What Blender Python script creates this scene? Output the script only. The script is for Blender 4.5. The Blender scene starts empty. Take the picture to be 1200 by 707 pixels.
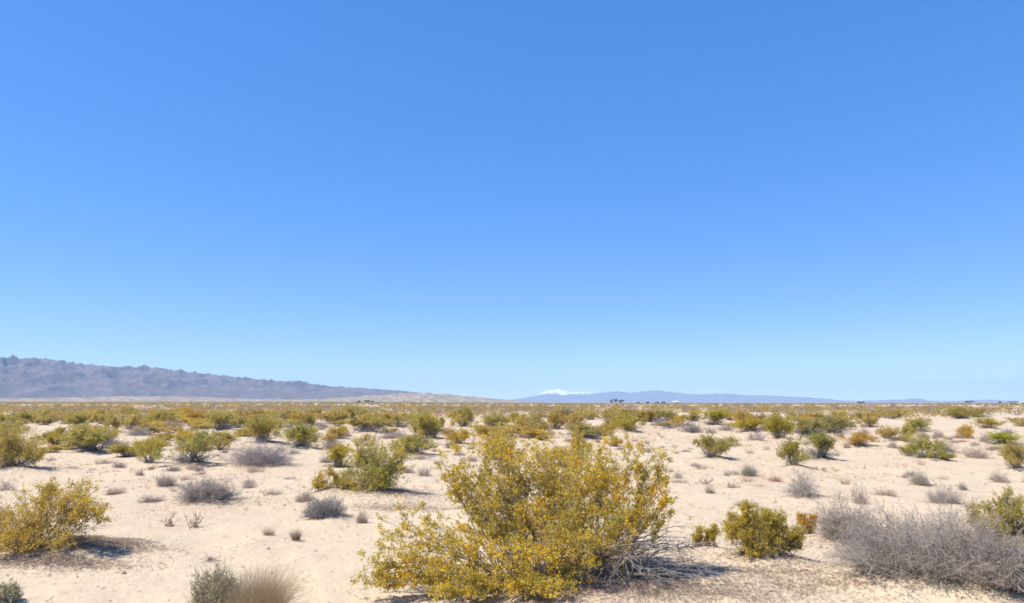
import bpy, math, random
import numpy as np
from mathutils import Vector

# ------------------------------------------------------------------ camera, sky, sun, exposure
S = bpy.context.scene
CAM_Z, PITCH, HFOV = 2.5, math.radians(8.6), math.radians(75.0)
F = 600.0 / math.tan(HFOV / 2)
cam = bpy.data.cameras.new('camera'); camo = bpy.data.objects.new('camera', cam)
S.collection.objects.link(camo); S.camera = camo
camo.location = (0, 0, CAM_Z); camo.rotation_euler = (math.pi / 2 + PITCH, 0, 0)
cam.sensor_width = 36; cam.angle = HFOV; cam.clip_start = 0.1; cam.clip_end = 90000

SUN_EL, SUN_AZ = math.radians(58), math.radians(-97)     # azimuth from +Y towards +X
tosun = Vector((math.sin(SUN_AZ) * math.cos(SUN_EL), math.cos(SUN_AZ) * math.cos(SUN_EL), math.sin(SUN_EL)))
W = bpy.data.worlds.new('World'); S.world = W; W.use_nodes = True
wn = W.node_tree.nodes; wl = W.node_tree.links
sky = wn.new('ShaderNodeTexSky'); sky.sky_type = 'NISHITA'; sky.sun_disc = False
sky.sun_elevation = SUN_EL; sky.sun_rotation = SUN_AZ
sky.altitude = 3000; sky.air_density = 0.8; sky.dust_density = 0.3; sky.ozone_density = 3.0
bg = wn['Background']; bg.inputs['Strength'].default_value = 0.15
ga = wn.new('ShaderNodeGamma'); ga.inputs['Gamma'].default_value = 0.46
hs = wn.new('ShaderNodeHueSaturation'); hs.inputs['Saturation'].default_value = 2.02; hs.inputs['Value'].default_value = 2.2; hs.inputs['Hue'].default_value = .5155
wl.new(sky.outputs[0], ga.inputs[0]); wl.new(ga.outputs[0], hs.inputs['Color']); wl.new(hs.outputs[0], bg.inputs['Color'])
sl = bpy.data.lights.new('sun', 'SUN'); sl.energy = 4.6; sl.angle = math.radians(0.55); sl.color = (1.0, 0.92, 0.80)
so = bpy.data.objects.new('sun', sl); S.collection.objects.link(so)
so.rotation_euler = tosun.to_track_quat('Z', 'Y').to_euler(); so.location = (0, 0, 50)
vs = S.view_settings; vs.view_transform = 'Standard'; vs.look = 'None'; vs.gamma = 1; vs.exposure = 0.68
S.view_settings.use_curve_mapping = False
cy = S.cycles
cy.max_bounces = 5; cy.diffuse_bounces = 3; cy.glossy_bounces = 1; cy.transmission_bounces = 3; cy.volume_bounces = 2
cy.use_denoising = True; cy.sample_clamp_indirect = 6
cy.pixel_filter_type = 'BLACKMAN_HARRIS'; cy.filter_width = 1.7

rng = np.random.default_rng(7)
COL = S.collection

# ------------------------------------------------------------------ helpers
def ray(px, py):
    """direction through a photograph pixel (1200 x 707)"""
    u, v = (px - 600) / F, (353.5 - py) / F
    c, s = math.cos(PITCH), math.sin(PITCH)
    return np.array([u, c - v * s, s + v * c])

def at(px, py, Y):
    d = ray(px, py); return np.array([d[0] * Y / d[1], Y, CAM_Z + d[2] * Y / d[1]])

def _hash(ix, iy, seed):
    h = (ix.astype(np.int64) * 374761393 + iy.astype(np.int64) * 668265263 + seed * 1442695041) & 0xffffffff
    h = ((h ^ (h >> 13)) * 1274126177) & 0xffffffff
    return ((h ^ (h >> 16)) & 0xffff) / 65535.0

def vnoise(x, y, seed=0):
    x = np.asarray(x, float); y = np.asarray(y, float)
    ix, iy = np.floor(x), np.floor(y); fx, fy = x - ix, y - iy
    fx = fx * fx * (3 - 2 * fx); fy = fy * fy * (3 - 2 * fy)
    a, b = _hash(ix, iy, seed), _hash(ix + 1, iy, seed)
    c, d = _hash(ix, iy + 1, seed), _hash(ix + 1, iy + 1, seed)
    return (a + (b - a) * fx) * (1 - fy) + (c + (d - c) * fx) * fy

def fbm(x, y, seed=0, octv=4):
    s, a, t = 0, 1.0, 0
    for k in range(octv):
        s = s + a * vnoise(x * 2 ** k, y * 2 ** k, seed + k); t += a; a *= .5
    return s / t

def ridged(x, y, seed=0, octv=5):
    s, a, t = 0, 1.0, 0
    for k in range(octv):
        s = s + a * (1 - np.abs(2 * vnoise(x * 2 ** k, y * 2 ** k, seed + k) - 1)); t += a; a *= .52
    return s / t

def nrm(v):
    return v / np.maximum(np.linalg.norm(v, axis=-1, keepdims=True), 1e-9)

MOUNDS = []
def terrain0(x, y):
    x = np.asarray(x, float); y = np.asarray(y, float)
    r = np.hypot(x, y)
    z = (fbm(x / 14 + 40, y / 14 + 40, 3, 3) - .5) * .34 * np.clip(r / 14, 0.3, 1)
    z = z + (fbm(x / 90, y / 90, 9, 2) - .5) * np.clip((r - 60) / 200, 0, 1) * .9
    az = np.arctan2(x, np.maximum(y, 1e-3))
    left = np.clip((-az + .02) / .25, 0, 1)
    z = z + left * np.clip(r - 250, 0, 5200) * .0019
    return z

def terrain(x, y):
    x = np.asarray(x, float); y = np.asarray(y, float)
    z = terrain0(x, y)
    for (mx, my, mr, mh) in MOUNDS:
        d2 = (x - mx) ** 2 + (y - my) ** 2
        z = z + np.where(d2 < 9 * mr * mr, mh * np.exp(-d2 / (mr * mr)), 0)
    return z

def ground_at(px, py):
    d = ray(px, py); z = 0.0
    for _ in range(6):
        t = (z - CAM_Z) / d[2]; p = d * t; z = float(terrain0(p[0], p[1]))
    return p[0], p[1]

# ---- materials
def mat(name, rough=.9):
    m = bpy.data.materials.new(name); m.use_nodes = True
    n = m.node_tree.nodes; b = n['Principled BSDF']; b.inputs['Roughness'].default_value = rough
    b.inputs['Specular IOR Level'].default_value = .2
    return m, n, m.node_tree.links, b

def mix(n, l, fac, a, b, blend='MIX'):
    x = n.new('ShaderNodeMix'); x.data_type = 'RGBA'; x.blend_type = blend
    for sock, v in ((x.inputs['Factor'], fac), (x.inputs['A'], a), (x.inputs['B'], b)):
        if hasattr(v, 'links'): l.new(v, sock)
        elif isinstance(v, tuple): sock.default_value = (*v, 1)
        else: sock.default_value = v
    return x.outputs['Result']

def ramp(n, l, src, lo, hi):
    x = n.new('ShaderNodeMapRange'); x.inputs['From Min'].default_value = lo; x.inputs['From Max'].default_value = hi
    l.new(src, x.inputs['Value']); return x.outputs['Result']

def noise(n, l, co, scale, detail=3, rough=.55):
    x = n.new('ShaderNodeTexNoise'); x.inputs['Scale'].default_value = scale
    x.inputs['Detail'].default_value = detail; x.inputs['Roughness'].default_value = rough
    l.new(co, x.inputs['Vector']); return x.outputs['Fac']

def leaf_material(name, c1, c2, c3, trans=.35, nscale=3.0):
    m, n, l, b = mat(name, .6)
    g = n.new('ShaderNodeNewGeometry'); tc = n.new('ShaderNodeTexCoord'); oi = n.new('ShaderNodeObjectInfo')
    nz = ramp(n, l, noise(n, l, tc.outputs['Object'], nscale), .38, .62)
    c = mix(n, l, nz, c1, c2)
    c = mix(n, l, ramp(n, l, g.outputs['Random Per Island'], .3, 1.5), c, c3)
    c = mix(n, l, 1.0, c, oi.outputs['Color'], 'MULTIPLY')
    l.new(c, b.inputs['Base Color'])
    t = n.new('ShaderNodeBsdfTranslucent'); l.new(c, t.inputs['Color'])
    mx = n.new('ShaderNodeMixShader'); mx.inputs[0].default_value = trans
    l.new(b.outputs[0], mx.inputs[1]); l.new(t.outputs[0], mx.inputs[2])
    l.new(mx.outputs[0], n['Material Output'].inputs['Surface'])
    return m

def twig_material(name, c1, c2, nscale=6.0):
    m, n, l, b = mat(name, .85)
    g = n.new('ShaderNodeNewGeometry'); tc = n.new('ShaderNodeTexCoord'); oi = n.new('ShaderNodeObjectInfo')
    c = mix(n, l, g.outputs['Random Per Island'], c1, c2)
    c = mix(n, l, ramp(n, l, noise(n, l, tc.outputs['Object'], nscale), .3, .9), c, c1)
    c = mix(n, l, 1.0, c, oi.outputs['Color'], 'MULTIPLY')
    l.new(c, b.inputs['Base Color']); return m

M = {}
M['leaf'] = leaf_material('creosote_leaf', (.385, .335, .075), (.52, .43, .075), (.61, .49, .12), .54)
M['flower'] = leaf_material('creosote_flower', (.80, .58, .04), (.78, .47, .03), (.85, .66, .10), .45)
M['bark'] = twig_material('creosote_bark', (.30, .27, .25), (.17, .145, .13))
M['dead'] = twig_material('dead_wood', (.42, .37, .32), (.20, .16, .13))
M['grey'] = twig_material('burrobush_twig', (.46, .41, .35), (.29, .25, .215))
M['greyleaf'] = leaf_material('burrobush_leaf', (.42, .37, .28), (.34, .30, .24), (.50, .43, .33), .35)
M['scrubgrey'] = leaf_material('scrub_grey', (.34, .28, .19), (.27, .23, .17), (.40, .33, .23), .3)
M['sage'] = leaf_material('sage_leaf', (.58, .57, .42), (.62, .60, .45), (.68, .64, .50), .45)
M['straw'] = leaf_material('straw', (.62, .50, .31), (.68, .57, .38), (.52, .40, .24), .4)
M['redstem'] = twig_material('dry_stem', (.34, .23, .18), (.22, .15, .12))
M['litter'] = twig_material('litter', (.42, .32, .24), (.22, .16, .115))

# ground
m, n, l, b = mat('desert_sand', .95); M['sand'] = m
b.inputs['Specular IOR Level'].default_value = .08
tc = n.new('ShaderNodeTexCoord'); P = tc.outputs['Object']
c = mix(n, l, ramp(n, l, noise(n, l, P, .35, 4), .35, .65), (.49, .39, .242), (.53, .43, .27))
c = mix(n, l, ramp(n, l, noise(n, l, P, .16, 4), .50, .66), c, (.46, .335, .215))
c = mix(n, l, ramp(n, l, noise(n, l, P, 2.4, 7, .75), .50, .72), c, (.385, .29, .21))
grit = ramp(n, l, noise(n, l, P, .22, 5, .65), .42, .60)          # gravelly patches between clean drifts
gm = n.new('ShaderNodeMath'); gm.operation = 'MULTIPLY'; l.new(grit, gm.inputs[0]); l.new(ramp(n, l, noise(n, l, P, 22, 4, .8), .50, .66), gm.inputs[1])
c = mix(n, l, gm.outputs[0], c, (.30, .225, .155))
c = mix(n, l, ramp(n, l, noise(n, l, P, 110, 2), .25, .8), c, (.53, .44, .34))
ln = n.new('ShaderNodeVectorMath'); ln.operation = 'LENGTH'; l.new(P, ln.inputs[0])
cover = ramp(n, l, noise(n, l, P, .012, 5, .7), .42, .58)
far = ramp(n, l, ln.outputs['Value'], 700, 1500)
mm = n.new('ShaderNodeMath'); mm.operation = 'MULTIPLY'; l.new(cover, mm.inputs[0]); l.new(far, mm.inputs[1])
c = mix(n, l, mm.outputs[0], c, (.17, .15, .06))
l.new(c, b.inputs['Base Color'])
bsum = None
for sc_, st in ((1.3, .25), (7, .10), (38, .03), (160, .008)):
    nz = noise(n, l, P, sc_, 4, .6)
    k = n.new('ShaderNodeMath'); k.operation = 'MULTIPLY'; l.new(nz, k.inputs[0]); k.inputs[1].default_value = st
    if bsum is None: bsum = k.outputs[0]
    else:
        a = n.new('ShaderNodeMath'); a.operation = 'ADD'; l.new(bsum, a.inputs[0]); l.new(k.outputs[0], a.inputs[1]); bsum = a.outputs[0]
bp = n.new('ShaderNodeBump'); bp.inputs['Strength'].default_value = .6; bp.inputs['Distance'].default_value = .5
l.new(bsum, bp.inputs['Height']); l.new(bp.outputs[0], b.inputs['Normal'])

def rock_material(name, ca, cb, cc, s):
    m, n, l, b = mat(name, .95); tc = n.new('ShaderNodeTexCoord'); P = tc.outputs['Object']
    c = mix(n, l, ramp(n, l, noise(n, l, P, s, 8, .7), .38, .62), ca, cb)
    c = mix(n, l, ramp(n, l, noise(n, l, P, s * 3.1, 6, .7), .55, .72), c, cc)
    l.new(c, b.inputs['Base Color']); return m
M['rock'] = rock_material('mountain_rock', (.155, .13, .125), (.09, .078, .08), (.26, .215, .19), .007)
M['tan'] = rock_material('sand_slope', (.42, .33, .24), (.33, .27, .19), (.52, .42, .31), .006)
m_ = M['tan']; n, l = m_.node_tree.nodes, m_.node_tree.links; b = n['Principled BSDF']; o_ = b.inputs['Base Color'].links[0].from_socket
l.new(mix(n, l, ramp(n, l, noise(n, l, n['Texture Coordinate'].outputs['Object'], .02, 9, .85), .44, .56), o_, (.15, .12, .07)), b.inputs['Base Color'])
M['range'] = rock_material('far_rock', (.16, .14, .13), (.12, .11, .10), (.20, .18, .15), .002)
m, n, l, b = mat('snowy_rock', .8); M['snow'] = m
tc = n.new('ShaderNodeTexCoord'); sp = n.new('ShaderNodeSeparateXYZ'); l.new(tc.outputs['Object'], sp.inputs[0])
nz = noise(n, l, tc.outputs['Object'], .0022, 7, .65)
k = n.new('ShaderNodeMath'); k.operation = 'MULTIPLY_ADD'; l.new(nz, k.inputs[0]); k.inputs[1].default_value = 420; l.new(sp.outputs['Z'], k.inputs[2])
c = mix(n, l, ramp(n, l, k.outputs[0], 470, 505), (.14, .13, .12), (.85, .87, .9)); l.new(c, b.inputs['Base Color'])

def flat(name, col, rough=.7):
    m, n, l, b = mat(name, rough); tc = n.new('ShaderNodeTexCoord')
    l.new(mix(n, l, noise(n, l, tc.outputs['Object'], 1.5, 4), col, tuple(v * .8 for v in col)), b.inputs['Base Color']); return m

# ---- mesh building
class Geo:
    def __init__(s): s.v = []; s.f = []; s.m = []; s.n = 0
    def add(s, v, f, m=0):
        s.v.append(v.reshape(-1, 3)); s.f.append(f.reshape(-1, 4) + s.n); s.m.append(np.full(f.size // 4, m)); s.n += v.size // 3
    def tubes(s, P, R, m=0, sides=3):
        N, K = P.shape[:2]
        if N == 0: return
        t = np.gradient(P, axis=1); t = nrm(t)
        ref = np.where(np.abs(t[..., 2:3]) > .9, np.array([1., 0, 0]), np.array([0, 0, 1.]))
        a = nrm(np.cross(t, ref)); c = np.cross(t, a)
        ang = np.arange(sides) * 2 * math.pi / sides
        V = P[:, :, None] + R[:, :, None, None] * (a[:, :, None] * np.cos(ang)[:, None] + c[:, :, None] * np.sin(ang)[:, None])
        i = np.arange(N)[:, None, None] * K * sides + np.arange(K - 1)[None, :, None] * sides
        j = np.arange(sides)[None, None, :]; j2 = (j + 1) % sides
        F4 = np.stack([i + j, i + j2, i + sides + j2, i + sides + j], -1)
        s.add(V, F4, m)
    def leaves(s, p, d, L, Wd, rg, m=0):
        N = len(p)
        if N == 0: return
        d = nrm(d); r = rg.normal(size=(N, 3)); a = nrm(np.cross(d, r)); L = L[:, None]; Wd = Wd[:, None]
        V = np.stack([p - d * L * .5, p + a * Wd * .5 + d * L * .05, p + d * L * .5, p - a * Wd * .5 + d * L * .05], 1)
        s.add(V, np.arange(N * 4).reshape(N, 4), m)
    def mesh(s, name, mats, smooth=False):
        me = bpy.data.meshes.new(name)
        if s.n:
            v = np.concatenate(s.v).astype(np.float32); f = np.concatenate(s.f).astype(np.int32); mi = np.concatenate(s.m).astype(np.int32)
            me.vertices.add(len(v)); me.vertices.foreach_set('co', v.ravel())
            me.loops.add(f.size); me.loops.foreach_set('vertex_index', f.ravel())
            me.polygons.add(len(f)); me.polygons.foreach_set('loop_start', np.arange(0, f.size, 4, dtype=np.int32))
            me.polygons.foreach_set('material_index', mi)
            if smooth: me.polygons.foreach_set('use_smooth', np.ones(len(f), bool))
        for x in mats: me.materials.append(x)
        me.update(calc_edges=True); return me

def link(name, me, parent=None, color=None):
    o = bpy.data.objects.new(name, me); COL.objects.link(o)
    if parent is not None: o.parent = parent
    if color is not None: o.color = (*color, 1)
    return o
def tag(o, label=None, cat=None, group=None, kind=None):
    for k, v in (('label', label), ('category', cat), ('group', group), ('kind', kind)):
        if v: o[k] = v
    return o

# ------------------------------------------------------------------ plants as geometry
def curve(a, c, b, K, jit, rg):
    t = np.linspace(0, 1, K)[None, :, None]
    P = (1 - t) ** 2 * a[:, None] + 2 * t * (1 - t) * c[:, None] + t * t * b[:, None]
    j = rg.normal(size=P.shape) * jit * np.sin(t * math.pi * .5 + .0)
    j[:, 0] = 0
    return P + j

def pick(P, t):
    """point and direction at parameter t (N,) on polylines (N,K,3)"""
    K = P.shape[1]; x = np.clip(t, 0, .9999) * (K - 1); i = x.astype(int); fr = (x - i)[:, None]
    n_ = np.arange(len(P)); a, b = P[n_, i], P[n_, i + 1]
    return a + (b - a) * fr, nrm(b - a)

def creosote(rg, blobs, bases, stems, nb, nt, nl, leaf, base_r=.2, sr=.012, flowers=.1, zmin=.05, skirt=0, tmin=.42):
    """blobs: (x,y,z,r). returns (branches Geo, foliage Geo, flowers Geo)"""
    B, Lf, Fl = Geo(), Geo(), Geo()
    blobs = np.asarray(blobs, float); bases = np.asarray(bases, float)
    w = blobs[:, 3] ** 1.3 * (.85 + .35 * blobs[:, 2] / blobs[:, 2].max()); w /= w.sum()
    idx = rg.choice(len(blobs), stems, p=w); idx[:len(blobs)] = np.arange(len(blobs))[:stems]
    bl = blobs[idx]
    tip = bl[:, :3] + nrm(rg.normal(size=(stems, 3))) * bl[:, 3:4] * rg.uniform(.1, .9, (stems, 1))
    tip[:, 2] = np.maximum(tip[:, 2], zmin + .05)
    bi = np.argmin(np.linalg.norm(tip[:, None, :2] - bases[None, :, :2], axis=-1) + rg.random((stems, len(bases))) * .3, axis=1)
    bs = bases[bi].copy(); off = tip - bs
    bs[:, :2] += rg.normal(size=(stems, 2)) * base_r * .5 + nrm(off)[:, :2] * base_r * .6
    bs[:, 2] -= .03
    L = np.linalg.norm(tip - bs, axis=1, keepdims=True)
    ctrl = bs + (tip - bs) * .5 + rg.normal(size=(stems, 3)) * L * .07
    ctrl[:, 2] += L[:, 0] * rg.uniform(-.02, .12, stems)
    K = 8
    P = curve(bs, ctrl, tip, K, .014, rg)
    tt = np.linspace(0, 1, K)[None]
    R = sr * rg.uniform(.6, 1.3, (stems, 1)) * (1 - .8 * tt)
    B.tubes(P, R, 0, 4)
    # branches
    pi = np.repeat(np.arange(stems), nb); t = rg.uniform(tmin, 1, len(pi)) ** .85
    p, d = pick(P[pi], t)
    br = bl[pi, 3] * rg.uniform(.45, 1.05, len(pi))
    dd = nrm(d + rg.normal(size=d.shape) * .62 + np.array([0, 0, .12]))
    e = p + dd * br[:, None]
    toc = bl[pi, :3] - e; dist = np.linalg.norm(toc, axis=1) / bl[pi, 3]
    e = e + toc * np.clip(dist - 1.15, 0, 3)[:, None] / np.maximum(dist, 1e-3)[:, None] * .75
    e[:, 2] = np.maximum(e[:, 2], zmin)
    c_ = (p + e) / 2 + rg.normal(size=p.shape) * .1 * br[:, None]
    P2 = curve(p, c_, e, 5, .008, rg)
    B.tubes(P2, sr * .38 * rg.uniform(.7, 1.2, (len(pi), 1)) * (1 - .7 * np.linspace(0, 1, 5)[None]), 0, 3)
    # twigs
    qi = np.repeat(np.arange(len(pi)), nt); t = rg.uniform(.15, 1, len(qi))
    p, d = pick(P2[qi], t)
    tl = rg.uniform(.35, 1, len(qi)) * .42 * np.repeat(br, nt) + .02
    dd = nrm(d + rg.normal(size=d.shape) * .7 + np.array([0, 0, .3]))
    e = p + dd * tl[:, None]; e[:, 2] = np.maximum(e[:, 2], zmin)
    P3 = curve(p, (p + e) / 2, e, 3, .004, rg)
    B.tubes(P3, np.full((len(qi), 3), sr * .17) * np.array([1, .8, .4]), 0, 3)
    if skirt:
        a = rg.uniform(0, 2 * math.pi, skirt); R0 = np.abs(blobs[:, :2]).max() * rg.uniform(.3, .9, skirt)
        e = np.stack([np.cos(a) * R0, np.sin(a) * R0, rg.uniform(.02, .3, skirt) * blobs[:, 2].max()], 1)
        b0 = rg.normal(size=(skirt, 3)) * np.array([base_r, base_r, 0]) * .7
        PS = curve(b0, (b0 + e) / 2 + rg.normal(size=e.shape) * .08 + np.array([0, 0, .08]), e, 6, .02, rg)
        B.tubes(PS, sr * .5 * (1 - .7 * np.linspace(0, 1, 6))[None] * np.ones((skirt, 1)), 0, 3)
        si = np.repeat(np.arange(skirt), 8); p, d = pick(PS[si], rg.uniform(.2, 1, len(si)))
        e = p + nrm(d + rg.normal(size=d.shape) * .9) * rg.uniform(.06, .22, (len(si), 1)); e[:, 2] = np.maximum(e[:, 2], .01)
        B.tubes(curve(p, (p + e) / 2, e, 3, .008, rg), sr * .22 * np.ones((len(si), 3)), 0, 3)
    # leaves
    li = np.repeat(np.arange(len(qi)), nl); t = rg.uniform(.12, 1, len(li)) ** .38
    p, d = pick(P3[li], t)
    p = p + rg.normal(size=p.shape) * leaf * .5
    dd = d + rg.normal(size=d.shape) * .8 + np.array([0, 0, .2])
    isf = rg.random(len(p)) < flowers * (fbm(p[:, 0] * 5 + 9, p[:, 2] * 5 + p[:, 1] * 3, 5, 2) * 1.9) ** 5
    sz = leaf * rg.uniform(.6, 1.35, len(p))
    g = ~isf
    Lf.leaves(p[g], dd[g], sz[g], sz[g] * rg.uniform(.4, .65, g.sum()), rg)
    Fl.leaves(p[isf], dd[isf], sz[isf] * .8, sz[isf] * .75, rg)
    return B, Lf, Fl

def round_blobs(rg, k=12):
    out = []; kk_ = rg.uniform(.5, .7)
    lean = rg.uniform(-.25, .25, 2); cut = rg.uniform(0, 6.28)
    for i in range(k):
        a = rg.uniform(0, 2 * math.pi); q = math.sqrt(rg.uniform(0.02, 1)); r = rg.uniform(.18, .40)
        if abs((a - cut + 3.14) % 6.28 - 3.14) < .7: q *= .45
        rad = q * (1 - r * .85)
        z = (1 - r) * (1 - .38 * q * q) * rg.uniform(kk_, 1.06) + .05
        out.append((math.cos(a) * rad + lean[0] * z, math.sin(a) * rad + lean[1] * z, max(z, r * .6), r))
    return out

def grey_bush(rg, stems, nb, nt, th, leafn=0, leaf=.02, open_=0.0, spread=.75):
    """dome of fine dry twigs, unit radius 1, height 1"""
    B, Lf = Geo(), Geo()
    d = nrm(rg.normal(size=(stems, 3)) * np.array([1, 1, .8])); d[:, 2] = np.abs(d[:, 2]) * .95 + .05
    lump = .72 + .42 * fbm(np.arctan2(d[:, 1], d[:, 0]) * 1.6 + 20 + rg.uniform(0, 9), d[:, 2] * 2.5 + 7, 4, 3)
    L = lump * rg.uniform(.45, 1.0, stems)
    tip = d * L[:, None]; bs = rg.normal(size=(stems, 3)) * np.array([.22, .22, 0]); bs[:, 2] = -.02
    ctrl = (tip + bs) / 2 + rg.normal(size=tip.shape) * .1; ctrl[:, 2] = np.maximum(ctrl[:, 2], .02)
    P = curve(bs, ctrl, tip, 6, .02, rg)
    B.tubes(P, th * 1.7 * (1 - .7 * np.linspace(0, 1, 6))[None] * np.ones((stems, 1)), 0, 3)
    pi = np.repeat(np.arange(stems), nb); t = rg.uniform(.25, 1, len(pi))
    p, dr = pick(P[pi], t)
    dd = nrm(dr + rg.normal(size=dr.shape) * spread + np.array([0, 0, .1])); bl = rg.uniform(.12, .36, len(pi))
    e = p + dd * bl[:, None]; e[:, 2] = np.maximum(e[:, 2], .01)
    P2 = curve(p, (p + e) / 2 + rg.normal(size=p.shape) * .03, e, 4, .01, rg)
    B.tubes(P2, th * (1 - .5 * np.linspace(0, 1, 4))[None] * np.ones((len(pi), 1)), 0, 3)
    qi = np.repeat(np.arange(len(pi)), nt)
    p, dr = pick(P2[qi], rg.uniform(.1, 1, len(qi)))
    dd = nrm(dr + rg.normal(size=dr.shape) * .9); e = p + dd * rg.uniform(.05, .17, (len(qi), 1)); e[:, 2] = np.maximum(e[:, 2], .01)
    P3 = curve(p, (p + e) / 2, e, 3, .006, rg)
    B.tubes(P3, th * .7 * np.ones((len(qi), 3)), 0, 3)
    if leafn:
        li = rg.integers(0, len(P3), leafn); p, dr = pick(P3[li], rg.uniform(.2, 1, leafn))
        sz = leaf * rg.uniform(.6, 1.3, leafn)
        Lf.leaves(p, dr + rg.normal(size=p.shape) * .7, sz, sz * .5, rg)
    return B, Lf

def grass_tuft(rg, n_, th, h=1.0, fan=.45, lean=.14):
    B = Geo()
    a = rg.uniform(0, 2 * math.pi, n_); q = np.sqrt(rg.random(n_))
    bs = np.stack([np.cos(a) * q * .45, np.sin(a) * q * .45, np.full(n_, -.02)], 1)
    tip = bs + np.stack([np.cos(a) * q * fan + rg.normal(size=n_) * lean, np.sin(a) * q * fan + rg.normal(size=n_) * lean, h * rg.uniform(.35, 1.0, n_) * (1 - .35 * q)], 1)
    ctrl = bs * .6 + tip * .4 + np.array([0, 0, .2]) + rg.normal(size=bs.shape) * .07
    P = curve(bs, ctrl, tip, 5, .008, rg)
    B.tubes(P, th * (1 - .7 * np.linspace(0, 1, 5))[None] * np.ones((n_, 1)), 0, 3)
    return B

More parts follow.
